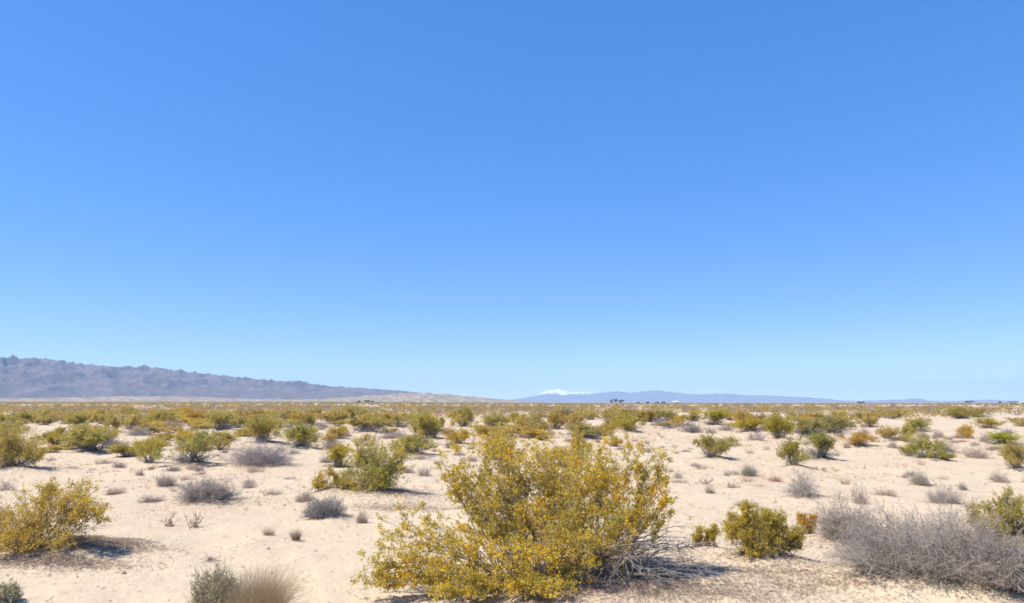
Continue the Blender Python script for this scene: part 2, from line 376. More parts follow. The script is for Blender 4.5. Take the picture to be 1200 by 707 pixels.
# ------------------------------------------------------------------ the list of plants seen in the photograph
# (kind, centre x, base y, width, height, label, tint): pixels of the photograph, turned into metres on the ground
Y1, Y2, GR = (1.2, 1.06, .85), (1.08, 1.02, 1.1), (.98, 1.01, 1.1)
ONE = (1, 1, 1)
PL = [
 ('C', 52, 662, 158, 99, 'large golden creosote bush on a sand hummock with dark litter beside it', (1.22, 1.05, .8)),
 ('C', 14, 557, 84, 50, 'broad olive creosote bush with grey woody base above the large golden bush', Y2),
 ('C', 103, 533, 50, 29, 'green creosote bush with a grey burrobush tucked against its side', GR),
 ('C', 223, 548, 58, 34, 'open green creosote bush standing alone above the tall grey tussock', (.9, .95, 1.1)),
 ('C', 307, 524, 66, 33, 'green creosote bush growing behind the wide purple grey mound', GR),
 ('C', 352, 527, 32, 24, 'small green creosote bush just right of the wide purple grey mound', (.95, 1, 1)),
 ('C', 262, 506, 34, 19, 'small green creosote bush up the slope from the wide grey mound', GR),
 ('C', 190, 498, 30, 16, 'round olive creosote bush with grey dead twigs at its foot', ONE),
 ('C', 47, 492, 32, 14, 'low olive creosote bush with pale sand all round, nearer the ridge', Y2),
 ('C', 147, 489, 34, 13, 'low olive creosote clump beside a pale sandy gap', ONE),
 ('C', 95, 500, 28, 15, 'thin green creosote bush among small grey tufts', GR),
 ('C', 8, 499, 26, 13, 'olive creosote bush cut by the edge of the picture below the ridge', ONE),
 ('C', 65, 522, 18, 14, 'sparse yellow creosote sprig beyond the broad olive bush', Y1),
 ('C', 58, 533, 26, 9, 'low yellow creosote sprig beside the broad olive bush', Y1),
 ('C', 234, 496, 30, 14, 'rusty olive creosote bush with a dark foot', (1.2, .95, .8)),
 ('C', 212, 489, 26, 11, 'orange tinged creosote bush in the scrub belt', (1.35, .95, .7)),
 ('C', 433, 586, 112, 70, 'large bright green creosote bush with grey stems at its foot, behind the biggest bush', (1.02, 1.06, 1.0)),
 ('C', 381, 586, 40, 40, 'thin yellow creosote with lax drooping sprays at the flank of the large green bush', Y1),
 ('C', 398, 548, 24, 26, 'small bright yellow green creosote beside a grey dome', (1.2, 1.1, .6)),
 ('C', 482, 535, 52, 20, 'low spreading green creosote bush touching the large green bush behind', GR),
 ('C', 505, 517, 38, 27, 'rounded olive creosote bush on open sand beyond the green spreading one', ONE),
 ('C', 471, 501, 28, 15, 'small green creosote bush on bare sand, part of a loose trio', GR),
 ('C', 432, 509, 42, 20, 'pale olive creosote bush with a grey twiggy side', Y2),
 ('C', 361, 503, 16, 20, 'upright narrow olive creosote bush on the sand rise', ONE),
 ('C', 417, 491, 30, 14, 'olive creosote bush at the edge of the scrub belt', ONE),
 ('C', 492, 488, 40, 9, 'flat topped olive creosote hedge like clump', ONE),
 ('C', 340, 492, 26, 12, 'low olive creosote with bare sand beneath it', ONE),
 ('C', 383, 491, 10, 7, 'tiny green creosote tuft alone on pale sand', GR),
 ('C', 576, 505, 24, 20, 'green creosote bush seen behind the top of the biggest bush', GR),
 ('C', 544, 500, 30, 22, 'olive creosote bush peeping above the tallest spray of the biggest bush', ONE),
 ('C', 608, 500, 22, 16, 'olive yellow creosote bush beyond the crown of the biggest bush', Y2),
 ('C', 628, 502, 30, 14, 'dull olive creosote bush with brown dead side behind the biggest bush', (1, .9, .9)),
 ('C', 651, 503, 24, 22, 'brownish olive creosote bush with bare twigs behind the biggest bush', (1.1, .95, .9)),
 ('C', 688, 516, 52, 16, 'long low dark green creosote bush just beyond the biggest bush', (.9, .92, 1.15)),
 ('C', 738, 508, 38, 19, 'dense yellow green creosote bush beyond the tallest golden spray', (1.05, 1.05, .7)),
 ('C', 718, 503, 18, 13, 'small yellow green creosote touching the dense yellow green one', (1.05, 1.05, .8)),
 ('C', 757, 494, 16, 11, 'small rounded olive creosote on the edge of open sand', ONE),
 ('C', 779, 494, 34, 14, 'dark green creosote bush with grey bush at its foot', (.92, .94, 1.15)),
 ('C', 836, 498, 36, 18, 'yellow green creosote bush behind two grey domes', (1.0, 1.05, .7)),
 ('C', 880, 508, 44, 14, 'wide yellow creosote bush with a round grey dome in front', (1.15, 1.05, .6)),
 ('C', 834, 540, 38, 24, 'green creosote bush on pale sand with a lobe reaching sideways', (.95, .95, 1.0)),
 ('C', 856, 523, 20, 11, 'yellow green lobe like creosote behind the lone green bush', (1.0, 1.0, .6)),
 ('C', 893, 667, 94, 82, 'medium golden olive creosote bush with bare stems standing between the biggest bush and grey bushes', (1.12, 1.04, .8)),
 ('C', 826, 645, 30, 32, 'thin sprig of creosote leaning beside the medium golden bush', (1.1, 1, .8)),
 ('C', 946, 628, 22, 26, 'small orange tipped creosote sprig between the golden bush and grey thicket', (1.35, 1.0, .7)),
 ('C', 914, 517, 30, 24, 'bright yellow green creosote bush beside a pair of merged bushes', (1.05, 1.05, .7)),
 ('C', 947, 512, 34, 18, 'dark green creosote bush, near half of a merged pair', (.9, .92, 1.15)),
 ('C', 978, 511, 40, 20, 'tall dark green creosote bush, far half of a merged pair', (.9, .92, 1.15)),
 ('C', 962, 541, 30, 30, 'green creosote bush standing in front of the merged dark pair', (.9, 1.0, 1.0)),
 ('C', 930, 549, 28, 28, 'open olive creosote bush throwing a thin shadow on pale sand', (1.0, 1.0, .9)),
 ('C', 1003, 524, 36, 13, 'low brownish creosote bush on open sand', (1.25, .95, .9)),
 ('C', 1052, 520, 38, 18, 'compact yellow green creosote bush with dark flank', (1.0, 1.0, .7)),
 ('C', 1040, 514, 16, 12, 'small rusty creosote twig clump beside the compact bush', (1.4, .9, .9)),
 ('C', 1087, 540, 36, 24, 'vivid green creosote bush beside a brown half dead one', (.95, 1.02, .8)),
 ('C', 1066, 535, 18, 14, 'sparse olive creosote sprig at the side of the vivid green bush', ONE),
 ('C', 1108, 541, 22, 10, 'small green tuft of creosote in front of a brown domed bush', (.9, 1, .9)),
 ('C', 1077, 506, 22, 15, 'open green creosote bush with grey twigs below, standing on bare sand', (.9, .95, 1)),
 ('C', 1158, 504, 28, 12, 'olive yellow creosote bush above a small grey shrub', (1.1, 1.05, .8)),
 ('C', 1177, 523, 28, 13, 'vivid lime green creosote bush with pale side sprays', (.95, 1.15, .6)),
 ('C', 1190, 553, 32, 28, 'sparse pale olive creosote at the picture edge', (1.1, 1.05, 1.1)),
 ('C', 1180, 672, 84, 80, 'olive creosote bush growing up through the grey thicket', (1.0, 1.0, .9)),
 ('C', 1196, 500, 20, 10, 'olive creosote bush beside the picture edge in the scrub belt', Y2),
 ('C', 1008, 491, 14, 8, 'small olive creosote by a reddish dry patch', ONE),
 ('C', 926, 493, 16, 10, 'small green creosote alone beyond the merged pair', GR),
 ('C', 908, 492, 14, 8, 'tiny olive creosote beyond the yellow green bush', ONE),
 ('C', 1128, 491, 30, 13, 'dark olive creosote bush in front of the scrub belt', (.9, .9, 1)),
 ('C', 1148, 489, 24, 11, 'dull olive creosote next to the dark olive one', ONE),
 ('G', 304, 551, 86, 34, 'wide purple grey burrobush mound with small green sprigs', (.95, .93, 1.05)),
 ('G', 136, 530, 34, 15, 'purple grey burrobush beside the green creosote', (.95, .93, 1.05)),
 ('G', 162, 513, 34, 13, 'dark grey burrobush on pale sand', (.9, .9, 1)),
 ('G', 121, 546, 30, 9, 'flat brown grey tuft below the green creosote', (1.1, 1, .95)),
 ('G', 140, 548, 20, 8, 'tiny brown grey tuft, smaller of a pair', (1.1, 1, .95)),
 ('G', 178, 527, 22, 8, 'flat grey tuft uphill of the open green creosote', ONE),
 ('G', 205, 505, 34, 13, 'grey brown dead bush with orange base', (1.1, .95, .9)),
 ('G', 250, 522, 34, 14, 'brown grey burrobush behind the wide mound', (1.05, .97, .97)),
 ('G', 242, 593, 78, 32, 'tall tufted grey burrobush on open sand with red stems in front', (1.0, 1.0, 1.0)),
 ('G', 194, 571, 28, 14, 'low grey twiggy tuft beside the tall grey tussock', (1.05, 1, 1)),
 ('G', 292, 572, 22, 9, 'small flat grey tuft beyond the tall grey tussock', ONE),
 ('G', 5, 580, 26, 22, 'pale grey burrobush between the two bushes at the picture edge', (1.15, 1.1, 1.1)),
 ('G', 391, 530, 30, 16, 'small grey dome of burrobush beside yellow green sprig', ONE),
 ('G', 383, 543, 22, 10, 'flat brown grey tuft under the yellow green sprig', (1.05, 1, .95)),
 ('G', 408, 512, 14, 7, 'tiny dark grey burrobush alone on the sand', (.85, .85, .9)),
 ('G', 449, 507, 20, 14, 'grey burrobush leaning on the pale olive creosote', (1, .95, 1)),
 ('G', 458, 516, 36, 9, 'broad flat grey tuft on sand near the rounded olive bush', (1.1, 1.02, 1)),
 ('G', 528, 526, 16, 13, 'small grey tuft before the tall spray of the biggest bush', (1, 1, 1)),
 ('G', 497, 558, 22, 13, 'small brown grey tuft in sand between the green and the biggest bush', (1.1, 1, .95)),
 ('G', 492, 541, 28, 10, 'brown twig tuft behind the large green bush', (1.05, .9, .8)),
 ('S', 380, 611, 52, 25, 'rounded pale sage shrub at the foot of the large green bush', (.85, .87, .95)),
 ('G', 424, 614, 18, 16, 'small brown grey tuft near the rounded pale sage shrub', (1.15, 1, .92)),
 ('G', 345, 533, 20, 9, 'brown grey tuft beside the small green creosote', ONE),
 ('G', 368, 518, 16, 12, 'grey tuft between small green creosote and grey dome', ONE),
 ('G', 775, 499, 34, 10, 'grey burrobush at the foot of a dark green creosote', (.95, .93, 1)),
 ('G', 812, 509, 32, 13, 'dark grey dome, first of two touching domes', (.85, .83, .87)),
 ('G', 833, 509, 18, 10, 'reddish grey dome, second of two touching domes', (1.1, .95, .97)),
 ('G', 886, 519, 30, 16, 'round purple grey dome in front of the wide yellow creosote', (.92, .88, .93)),
 ('S', 878, 560, 26, 15, 'small round sage tuft on open sand', (.95, .93, .9)),
 ('G', 815, 548, 16, 6, 'tiny flat dry tuft on open sand', (1.1, 1, 1)),
 ('G', 940, 511, 26, 14, 'brown grey bush between the yellow green bush and the merged pair', (.9, .85, .85)),
 ('G', 950, 533, 22, 12, 'small grey burrobush beside the green creosote in front of the pair', (1, .96, .95)),
 ('G', 942, 587, 50, 31, 'fan shaped pale topped grey burrobush on bare sand', (1.05, 1.05, 1.05)),
 ('G', 1106, 532, 36, 15, 'brown domed half dead bush behind the vivid green creosote', (1.15, 1.05, .92)),
 ('G', 1144, 539, 36, 16, 'reddish grey twiggy burrobush on the flat sand', (1.12, .97, .97)),
 ('G', 1154, 518, 16, 15, 'small upright purple grey shrub', (.9, .85, .95)),
 ('G', 1046, 525, 14, 9, 'small purple grey tuft below the compact bush', (.9, .87, .95)),
 ('G', 1100, 513, 14, 8, 'tiny pinkish grey dome on open flat sand', (1.15, 1, 1)),
 ('G', 1198, 526, 16, 10, 'grey brown dome at the picture edge beside the lime bush', (1.1, 1, .95)),
 ('S', 1078, 570, 28, 17, 'pale feathery sage tuft alone on the flat sand', (1.1, 1.08, 1.05)),
 ('G', 1171, 566, 28, 11, 'flat dry brown tuft on sand near the picture edge', (1.1, 1, 1)),
 ('G', 1108, 594, 48, 20, 'low grey burrobush behind the great grey thicket', (1.05, 1.02, 1)),
 ('G', 1008, 592, 24, 28, 'upright brown grey tuft behind the grey thicket', (1.1, 1, .95)),
 ('G', 992, 640, 70, 54, 'pale grey burrobush joined to the near side of the great grey thicket', (1.0, .97, .92)),
 ('G', 1050, 697, 150, 92, 'great grey thicket of bare twigs, its near dome', (.92, .93, .93)),
 ('G', 1142, 706, 160, 98, 'great grey thicket of bare twigs, its far dome under the olive bush', (.94, .92, .92)),
 ('G', 1188, 716, 90, 56, 'dark grey bare twig bush at the lower corner of the thicket', (.8, .77, .78)),
 ('G', 965, 552, 10, 6, 'tiny dry tuft by the green creosote foot', (1, .9, .9)),
 ('S', 4, 712, 34, 25, 'pale green sage shrub at the lower corner', (1.15, 1.1, .85)),
 ('S', 250, 722, 56, 50, 'pale green sage shrub beside the straw grass clump', (1.15, 1.1, .85)),
 ('T', 302, 727, 108, 64, 'straw coloured grass clump at the lower edge', ONE),
 ('T', 315, 630, 18, 14, 'small rusty dry tuft, first of two on open sand', (.8, .62, .6)),
 ('T', 347, 633, 20, 16, 'small rusty dry tuft with darker head, second of two on open sand', (.72, .58, .55)),
 ('R', 199, 617, 22, 20, 'dry red stemmed weed in front of the tall grey tussock', ONE),
 ('R', 226, 618, 26, 24, 'dry red stemmed weed with twin heads below the tussock', ONE),
 ('R', 818, 642, 20, 16, 'dry red stemmed weed near the thin creosote sprig', ONE),
 ('R', 826, 567, 24, 10, 'thin dark dry weed on sand beyond the biggest bush', (.9, .9, 1)),
 ('R', 246, 658, 26, 9, 'small dark dry twig lying on the open sand', (.7, .7, .7)),
 ('G', 945, 499, 12, 7, 'tiny grey tuft beyond the merged pair', ONE),
 ('G', 893, 496, 14, 8, 'small dark grey bush beyond the wide yellow creosote', (.9, .88, .9)),
 ('G', 1060, 560, 12, 5, 'tiny dry weed in front of the vivid green creosote', (1.1, 1, .9)),
 ('G', 1128, 574, 12, 9, 'tiny grey weed uphill of the great thicket', ONE),
]
placed = []
for e in PL:
    k, cx, by, w, h, lab, tint = e
    x, y = ground_at(cx, by); d = math.hypot(x, y); sx = w / F * y; sz = h / F * y
    x, y = ground_at(cx, by); y += sx * .18 if by < 700 else sx * .1       # the base row is the near side of the plant
    x = ray(cx, by)[0] / ray(cx, by)[1] * y
    placed.append((k, x, y, sx, sz, lab, tint))
    if y < 70 and w > 25 and k in 'CGS':
        MOUNDS.append((x + .1, y, sx * .55, min(.32, .12 * sz + .03 * sx)))
HX, HY = ground_at(668, 690); HY += .25
MOUNDS.append((HX + .2, HY, 1.6, .14))
MOUNDS.append((HX + 1.6, HY + .3, 1.2, .06))

# ------------------------------------------------------------------ the ground sheet
def ground():
    R = [0.5]
    while R[-1] < 25000:
        R.append(R[-1] * (1.011 if R[-1] < 70 else 1.03))
    R = np.array(R)
    A = np.radians(np.concatenate([np.arange(-56, 56, .22), np.arange(56, 304, 4)]))
    a, r = np.meshgrid(A, R)
    X, Y = np.sin(a) * r, np.cos(a) * r; Z = terrain(X, Y)
    fine = (fbm(X * 1.1, Y * 1.1, 21, 4) - .5) * .14 + (fbm(X * 5, Y * 5, 31, 3) - .5) * .018
    Z = Z + fine * np.clip(1 - (r - 30) / 60, 0, 1)
    nr, na = X.shape
    g = Geo(); i = np.arange(nr - 1)[:, None] * na; j = np.arange(na)[None]; j2 = (j + 1) % na
    g.add(np.stack([X, Y, Z], -1), np.stack([i + j, i + na + j, i + na + j2, i + j2], -1)[..., ::-1])
    c = np.array([[0, 0, float(terrain(0, 0))]])
    o0 = g.n; g.v.append(c); g.n += 1
    jj = np.arange(0, na - 1, 2); f = np.stack([np.full(len(jj), o0), jj, jj + 1, (jj + 2) % na], -1)
    g.f.append(f); g.m.append(np.zeros(len(f)))
    tag(link('desert_ground', g.mesh('desert_ground', [M['sand']], True)), 'pale sandy desert floor with low hummocks', kind='structure')
ground()

# ------------------------------------------------------------------ hills and mountains
def hills(name, prof, D, depth, front, material, label, seed, nscale, rough, cols=700, rows=90, z0=-3):
    prof = np.array(prof, float); px = np.linspace(prof[0, 0], prof[-1, 0], cols)
    py = np.interp(px, prof[:, 0], prof[:, 1])
    dirs = np.array([ray(a, b_) for a, b_ in zip(px, py)])
    hd = np.hypot(dirs[:, 0], dirs[:, 1]); ux, uy = dirs[:, 0] / hd, dirs[:, 1] / hd; slope = dirs[:, 2] / hd
    s = np.linspace(0, 1, rows)[:, None]
    r = D - front + s * (front + depth)
    X, Y = ux * r, uy * r
    sr = front / (front + depth)
    f = np.where(s < sr, (s / sr), 1 - (s - sr) / (1 - sr)); f = np.clip(f, 0, 1)
    n_ = ridged(X / nscale, Y / nscale, seed)
    shape = f ** .9 * (1 - rough + rough * 1.6 * (n_ - .35))
    shape = shape * np.clip(f * 4, 0, 1)
    ang = shape / r
    k = ang.max(axis=0); 
    kk = np.maximum(np.convolve(np.pad(k, 12, 'edge'), np.ones(25) / 25, 'valid'), 1e-9)
    H = slope / kk
    Z = CAM_Z * (f > 0) + shape * np.maximum(H, 0)[None] - (1 - np.clip(f * 12, 0, 1)) * 12 + z0 * (1 - f)
    g = Geo(); i = np.arange(rows - 1)[:, None] * cols; j = np.arange(cols - 1)[None]
    g.add(np.stack([X, Y, Z], -1), np.stack([i + j, i + j + 1, i + cols + j + 1, i + cols + j], -1))
    tag(link(name, g.mesh(name, [material], name != 'mountains')), label, kind='structure')

hills('mountains', [(-420, 400), (-300, 408), (-200, 404), (-100, 412), (0, 418), (25, 419), (60, 421), (100, 427), (140, 430), (170, 429), (200, 433), (250, 439),
   (300, 444), (335, 447), (348, 446), (362, 449), (380, 452), (410, 454), (450, 456.5), (475, 458.5), (500, 461), (530, 463.5), (570, 466.5), (600, 470.5), (620, 472)],
   8000, 2600, 2100, M['rock'], 'long grey purple rocky ridge falling away to the plain', 11, 380, .38, 1600, 200)
hills('sand_hills', [(-420, 467), (0, 467), (60, 466.6), (100, 465.5), (140, 464.3), (190, 464.6), (240, 465.6), (290, 467.6), (340, 468.2), (380, 467.2), (420, 464.5), (450, 462.6), (478, 460.9), (500, 460.6),
   (520, 461.6), (550, 464.6), (575, 466.8), (600, 469), (640, 472)], 5000, 500, 900, M['tan'], 'low tan sand slopes at the foot of the ridge', 17, 190, .35, 1400, 110)
hills('snowy_mountain', [(585, 472), (600, 468.5), (625, 464.5), (632, 461.5), (642, 457.8), (655, 456.3), (662, 458.2), (672, 459.8), (683, 459.8), (692, 459.6), (702, 461.5), (720, 464), (760, 468), (790, 472)],
   23200, 2500, 1800, M['snow'], 'far mountain with snow on its summit', 23, 700, .45, 700, 110)
hills('far_mountains', [(600, 471), (640, 467.5), (672, 464), (700, 460.6), (720, 458.6), (740, 460.2), (762, 457.6), (778, 458.4), (792, 460), (815, 462.3), (850, 461.4), (880, 463.2), (910, 464), (950, 466),
   (975, 468), (1000, 471.5)], 21500, 2500, 1600, M['range'], 'low blue mountain range along the skyline', 29, 800, .55, 1100, 110)
hills('far_hills', [(960, 471.5), (985, 469.2), (1010, 470), (1045, 468.6), (1062, 468.4), (1069, 466.9), (1078, 467.2), (1088, 469.6), (1115, 470.2), (1140, 469), (1160, 468.2), (1180, 470), (1230, 469), (1400, 469), (1600, 467), (1700, 472)],
   19500, 1500, 1300, M['range'], 'faint low hills on the horizon', 37, 800, .5, 700, 70)

# ------------------------------------------------------------------ haze
def haze():
    a, zt, zb = 26000, 780, -25
    v = np.array([(x, y, z) for z in (zb, zt) for x, y in ((-a, -a), (a, -a), (a, a), (-a, a))], float)
    f = np.array([(3, 2, 1, 0), (4, 5, 6, 7), (0, 1, 5, 4), (1, 2, 6, 5), (2, 3, 7, 6), (3, 0, 4, 7)])
    g = Geo(); g.add(v, f)
    m = bpy.data.materials.new('haze'); m.use_nodes = True; n = m.node_tree.nodes; n.clear()
    o = n.new('ShaderNodeOutputMaterial'); p = n.new('ShaderNodeVolumePrincipled')
    p.inputs['Color'].default_value = (.45, .67, 1.0, 1); p.inputs['Density'].default_value = 5.3e-5; p.inputs['Anisotropy'].default_value = 0.0
    m.node_tree.links.new(p.outputs[0], o.inputs['Volume'])
    tag(link('haze', g.mesh('haze', [m])), 'thin blue desert haze', kind='stuff')
haze()

# ------------------------------------------------------------------ the biggest bush
def hero():
    hp = [(548, 520, .2, 24), (540, 548, 0, 30), (522, 556, -.1, 18), (575, 535, .2, 30), (575, 570, .2, 32), (610, 525, .5, 28), (640, 530, .8, 32), (680, 532, .8, 30), (712, 542, .5, 28), (610, 560, .1, 36),
          (755, 522, .2, 22), (738, 540, .3, 24), (770, 555, 0, 26), (750, 585, -.1, 30), (705, 580, .2, 38), (655, 575, .3, 42), (600, 600, .1, 40), (555, 600, -.2, 30), (660, 620, -.2, 40), (785, 572, 0, 14),
          (505, 612, -.3, 22), (462, 622, -.4, 26), (442, 656, -.5, 20), (480, 650, -.6, 32), (520, 645, -.8, 32), (560, 645, -.8, 36), (605, 645, -.7, 40), (640, 650, -.7, 40),
          (690, 625, -.4, 36), (645, 690, -1.0, 34), (600, 690, -1.1, 36), (560, 690, -1.2, 28), (505, 690, -1.1, 28), (455, 695, -1.0, 24), (620, 722, -1.2, 28), (425, 690, -1.0, 18), (430, 665, -.8, 14),
          (783, 590, 0, 14), (712, 645, -.2, 20), (520, 722, -1.3, 22), (670, 665, -.6, 30), (782, 540, .1, 14), (560, 575, 0, 24), (492, 600, -.2, 14), (580, 622, -.4, 30), (622, 612, -.2, 36), (655, 608, 0, 36), (592, 560, .3, 34), (642, 560, .5, 36), (690, 562, .3, 34), (727, 575, .2, 30), (735, 612, -.2, 24), (625, 530, .6, 26), (658, 524, .8, 22), (700, 530, .6, 22)]
    gz = float(terrain(HX, HY)); blobs = []
    for px, py, dy, r in hp:
        p = at(px, py, HY + dy); blobs.append((p[0] - HX, p[1] - HY, p[2] - gz, r / F * (HY + dy) * 1.02))
    rg = np.random.default_rng(5)
    b2 = at(600, 700, 8.9)
    B, L, Fw = creosote(rg, blobs, [(0, 0, 0), (b2[0] - HX + .2, -.35, -.02), (.5, .05, 0)], 160, 11, 6, 7, .036, .3, .008, .16, tmin=.27)
    root = link('creosote_bush', None); root.location = (HX, HY, gz)
    tag(root, 'the biggest bush, a golden flowering creosote with bleached dead branches at its base', 'creosote bush', 'creosote bushes scattered over the sand')
    link('branches', B.mesh('hero_branches', [M['bark']]), root, (1.15, 1.1, 1.1)); link('foliage', L.mesh('hero_foliage', [M['leaf']]), root, (1.24, 1.15, .9))
    link('blossoms', Fw.mesh('hero_flowers', [M['flower']]), root)
    # bleached dead branches sprawling from the base
    D = Geo(); tips = []
    ends = [(852, 664, .0), (868, 690, -.2), (842, 700, -.5), (800, 640, .2), (815, 655, .1), (790, 700, -.6), (765, 705, -.8), (830, 640, .3), (805, 615, .4), (730, 705, -.7), (712, 708, -.9), (875, 705, -.3)]
    for px, py, dy in ends:
        p = at(px, py, HY + dy); p = p - np.array([HX, HY, gz]); p[2] = max(p[2], .03); tips.append(p)
    extra = 46
    a = rg.uniform(-1.5, .7, extra); q = rg.uniform(.35, 1.55, extra)
    for i in range(extra):
        tips.append(np.array([.45 + math.cos(a[i]) * q[i], math.sin(a[i]) * q[i] * .75, rg.uniform(.02, .75) * (1.35 - .55 * q[i])]))
    T = np.array(tips); N = len(T)
    bs = np.array([.35, .0, -.02]) + rg.normal(size=(N, 3)) * np.array([.28, .2, 0])
    c_ = (bs + T) / 2; c_[:, 2] += .18 + rg.uniform(-.1, .2, N); c_ += rg.normal(size=c_.shape) * .08
    P = curve(bs, c_, T, 9, .018, rg); P[..., 2] = np.maximum(P[..., 2], -.02)
    D.tubes(P, (.0105 * rg.uniform(.5, 1.5, (N, 1))) * (1 - .75 * np.linspace(0, 1, 9)[None]), 0, 4)
    pi = np.repeat(np.arange(N), 6); p, d = pick(P[pi], rg.uniform(.2, 1, len(pi)))
    e = p + nrm(d + rg.normal(size=d.shape) * .7) * rg.uniform(.1, .4, (len(pi), 1)); e[:, 2] = np.maximum(e[:, 2], .01)
    P2 = curve(p, (p + e) / 2 + rg.normal(size=p.shape) * .03, e, 5, .01, rg); D.tubes(P2, .004 * np.ones((len(pi), 5)) * (1 - .5 * np.linspace(0, 1, 5)), 0, 3)
    qi = np.repeat(np.arange(len(pi)), 3); p, d = pick(P2[qi], rg.uniform(.2, 1, len(qi)))
    e = p + nrm(d + rg.normal(size=d.shape)) * rg.uniform(.05, .16, (len(qi), 1)); e[:, 2] = np.maximum(e[:, 2], .01)
    D.tubes(curve(p, (p + e) / 2, e, 3, .006, rg), .0018 * np.ones((len(qi), 3)), 0, 3)
    link('dead_branches', D.mesh('hero_dead_branches', [M['dead']]), root)['label'] = 'bleached dead branches sprawling over the sand'
hero()

# ------------------------------------------------------------------ prototypes
def normalise(*gs):
    V = np.concatenate([np.concatenate(g.v) for g in gs[1:] if g.n])
    x0, x1 = np.percentile(V[:, 0], (2, 98)); y0, y1 = np.percentile(V[:, 1], (2, 98)); z1 = np.percentile(V[:, 2], 98.5)
    sc_ = np.array([2 / (x1 - x0), 2 / (y1 - y0), 1 / z1]); cx, cy_ = (x0 + x1) / 2, (y0 + y1) / 2
    for g in gs:
        for i, v in enumerate(g.v):
            k = np.clip(v[:, 2:3] / z1, 0, 1) * .7 + .3
            w = v * sc_; w[:, 0:1] -= cx * sc_[0] * k; w[:, 1:2] -= cy_ * sc_[1] * k; g.v[i] = w
    return gs
def creo_proto(seed, stems, nb, nt, nl, leaf, k=12, sr=.012, fl=.06, skirt=30):
    rg = np.random.default_rng(seed)
    return normalise(*creosote(rg, round_blobs(rg, k), [(0, 0, 0)], stems, nb, nt, nl, leaf, .16, sr, fl, .05, skirt))
mid_c = []
for s_ in range(10):
    B, L, Fw = creo_proto(100 + s_, (54, 26, 40, 34, 60)[s_ % 5], 7, 5, (5, 4, 4, 4, 4)[s_ % 5], .044, (13, 7, 10, 8, 15)[s_ % 5], .011, .03, (20, 60, 30, 50, 20)[s_ % 5])
    mid_c.append([('branches', B.mesh('creosote_branches', [M['bark']])), ('foliage', L.mesh('creosote_foliage', [M['leaf']])), ('blossoms', Fw.mesh('creosote_flowers', [M['flower']]))])
far_c = []
for s_ in range(8):
    B, L, Fw = creo_proto(200 + s_, (26, 14, 20, 24)[s_ % 4], 5, 3, (5, 4, 4, 5)[s_ % 4], .095, (12, 6, 9, 8)[s_ % 4], .014, .012, (14, 26, 20, 14)[s_ % 4])
    g = Geo()
    for src, mi in ((B, 0), (L, 1), (Fw, 2)):
        off = g.n
        for v in src.v: g.v.append(v)
        for f in src.f: g.f.append(f + off); g.m.append(np.full(len(f), mi))
        g.n += src.n
    far_c.append(g.mesh('far_creosote', [M['bark'], M['leaf'], M['flower']]))
mid_g = []
for s_ in range(8):
    B, L = grey_bush(np.random.default_rng(300 + s_), (120, 70, 45, 90)[s_ % 4], 6, 3, .0042, (700, 300, 250, 100)[s_ % 4], .03)
    mid_g.append([('twigs', B.mesh('burrobush_twigs', [M['grey']])), ('leaves', L.mesh('burrobush_leaves', [M['greyleaf']]))])
mid_s = []
for s_ in range(2):
    B, L = grey_bush(np.random.default_rng(350 + s_), 150, 6, 3, .0045, 6500, .032)
    mid_s.append([('twigs', B.mesh('sage_twigs', [M['grey']])), ('leaves', L.mesh('sage_leaves', [M['sage']]))])
far_g = []
for s_ in range(4):
    B, L = grey_bush(np.random.default_rng(400 + s_), 60, 4, 1, .011, 260, .10)
    g = Geo()
    for src, mi in ((B, 0), (L, 1)):
        off = g.n
        for v in src.v: g.v.append(v)
        for f in src.f: g.f.append(f + off); g.m.append(np.full(len(f), mi))
        g.n += src.n
    far_g.append(g.mesh('far_burrobush', [M['grey'], M['greyleaf']]))
tuft = [grass_tuft(np.random.default_rng(500 + i), 260, .008).mesh('dry_tuft', [M['straw']]) for i in range(2)]

tuft_low = [grass_tuft(np.random.default_rng(510 + i), (160, 90, 130, 70)[i], .007, 1.0, .55).mesh('dry_tuft', [M['straw']]) for i in range(4)]

def weed(seed):
    rg = np.random.default_rng(seed); B, L = grey_bush(rg, 16, 3, 2, .012, 120, .06); 
    return [('stems', B.mesh('weed_stems', [M['redstem']])), ('leaves', L.mesh('weed_leaves', [M['redstem']]))]
weeds = [weed(i) for i in (600, 601)]

GROUP = {'C': 'creosote bushes scattered over the sand', 'G': 'dry grey burrobushes scattered over the sand', 'S': 'pale sage shrubs on the sand',
         'T': 'dry grass tufts on the sand', 'R': 'dry red stemmed weeds on the sand'}
CAT = {'C': 'creosote bush', 'G': 'burrobush', 'S': 'sage shrub', 'T': 'grass tuft', 'R': 'weed'}
NAME = {'C': 'creosote_bush', 'G': 'burrobush', 'S': 'sage_shrub', 'T': 'grass_tuft', 'R': 'dry_weed'}

def place(kind, parts, x, y, sx, sz, rot, label, tint, sink=.02):
    z = float(terrain(x, y)) - sink * sz
    if isinstance(parts, list):
        r = link(NAME[kind], None)
        for nm, me in parts: 
            if len(me.polygons): link(nm, me, r, tint if nm != 'blossoms' else (1, 1, 1))
    else: r = link(NAME[kind], parts, None, tint)
    r.location = (x, y, z); r.rotation_euler = (0, 0, rot); r.scale = (sx / 2, sx / 2, sz)
    tag(r, label, CAT[kind], GROUP[kind]); return r

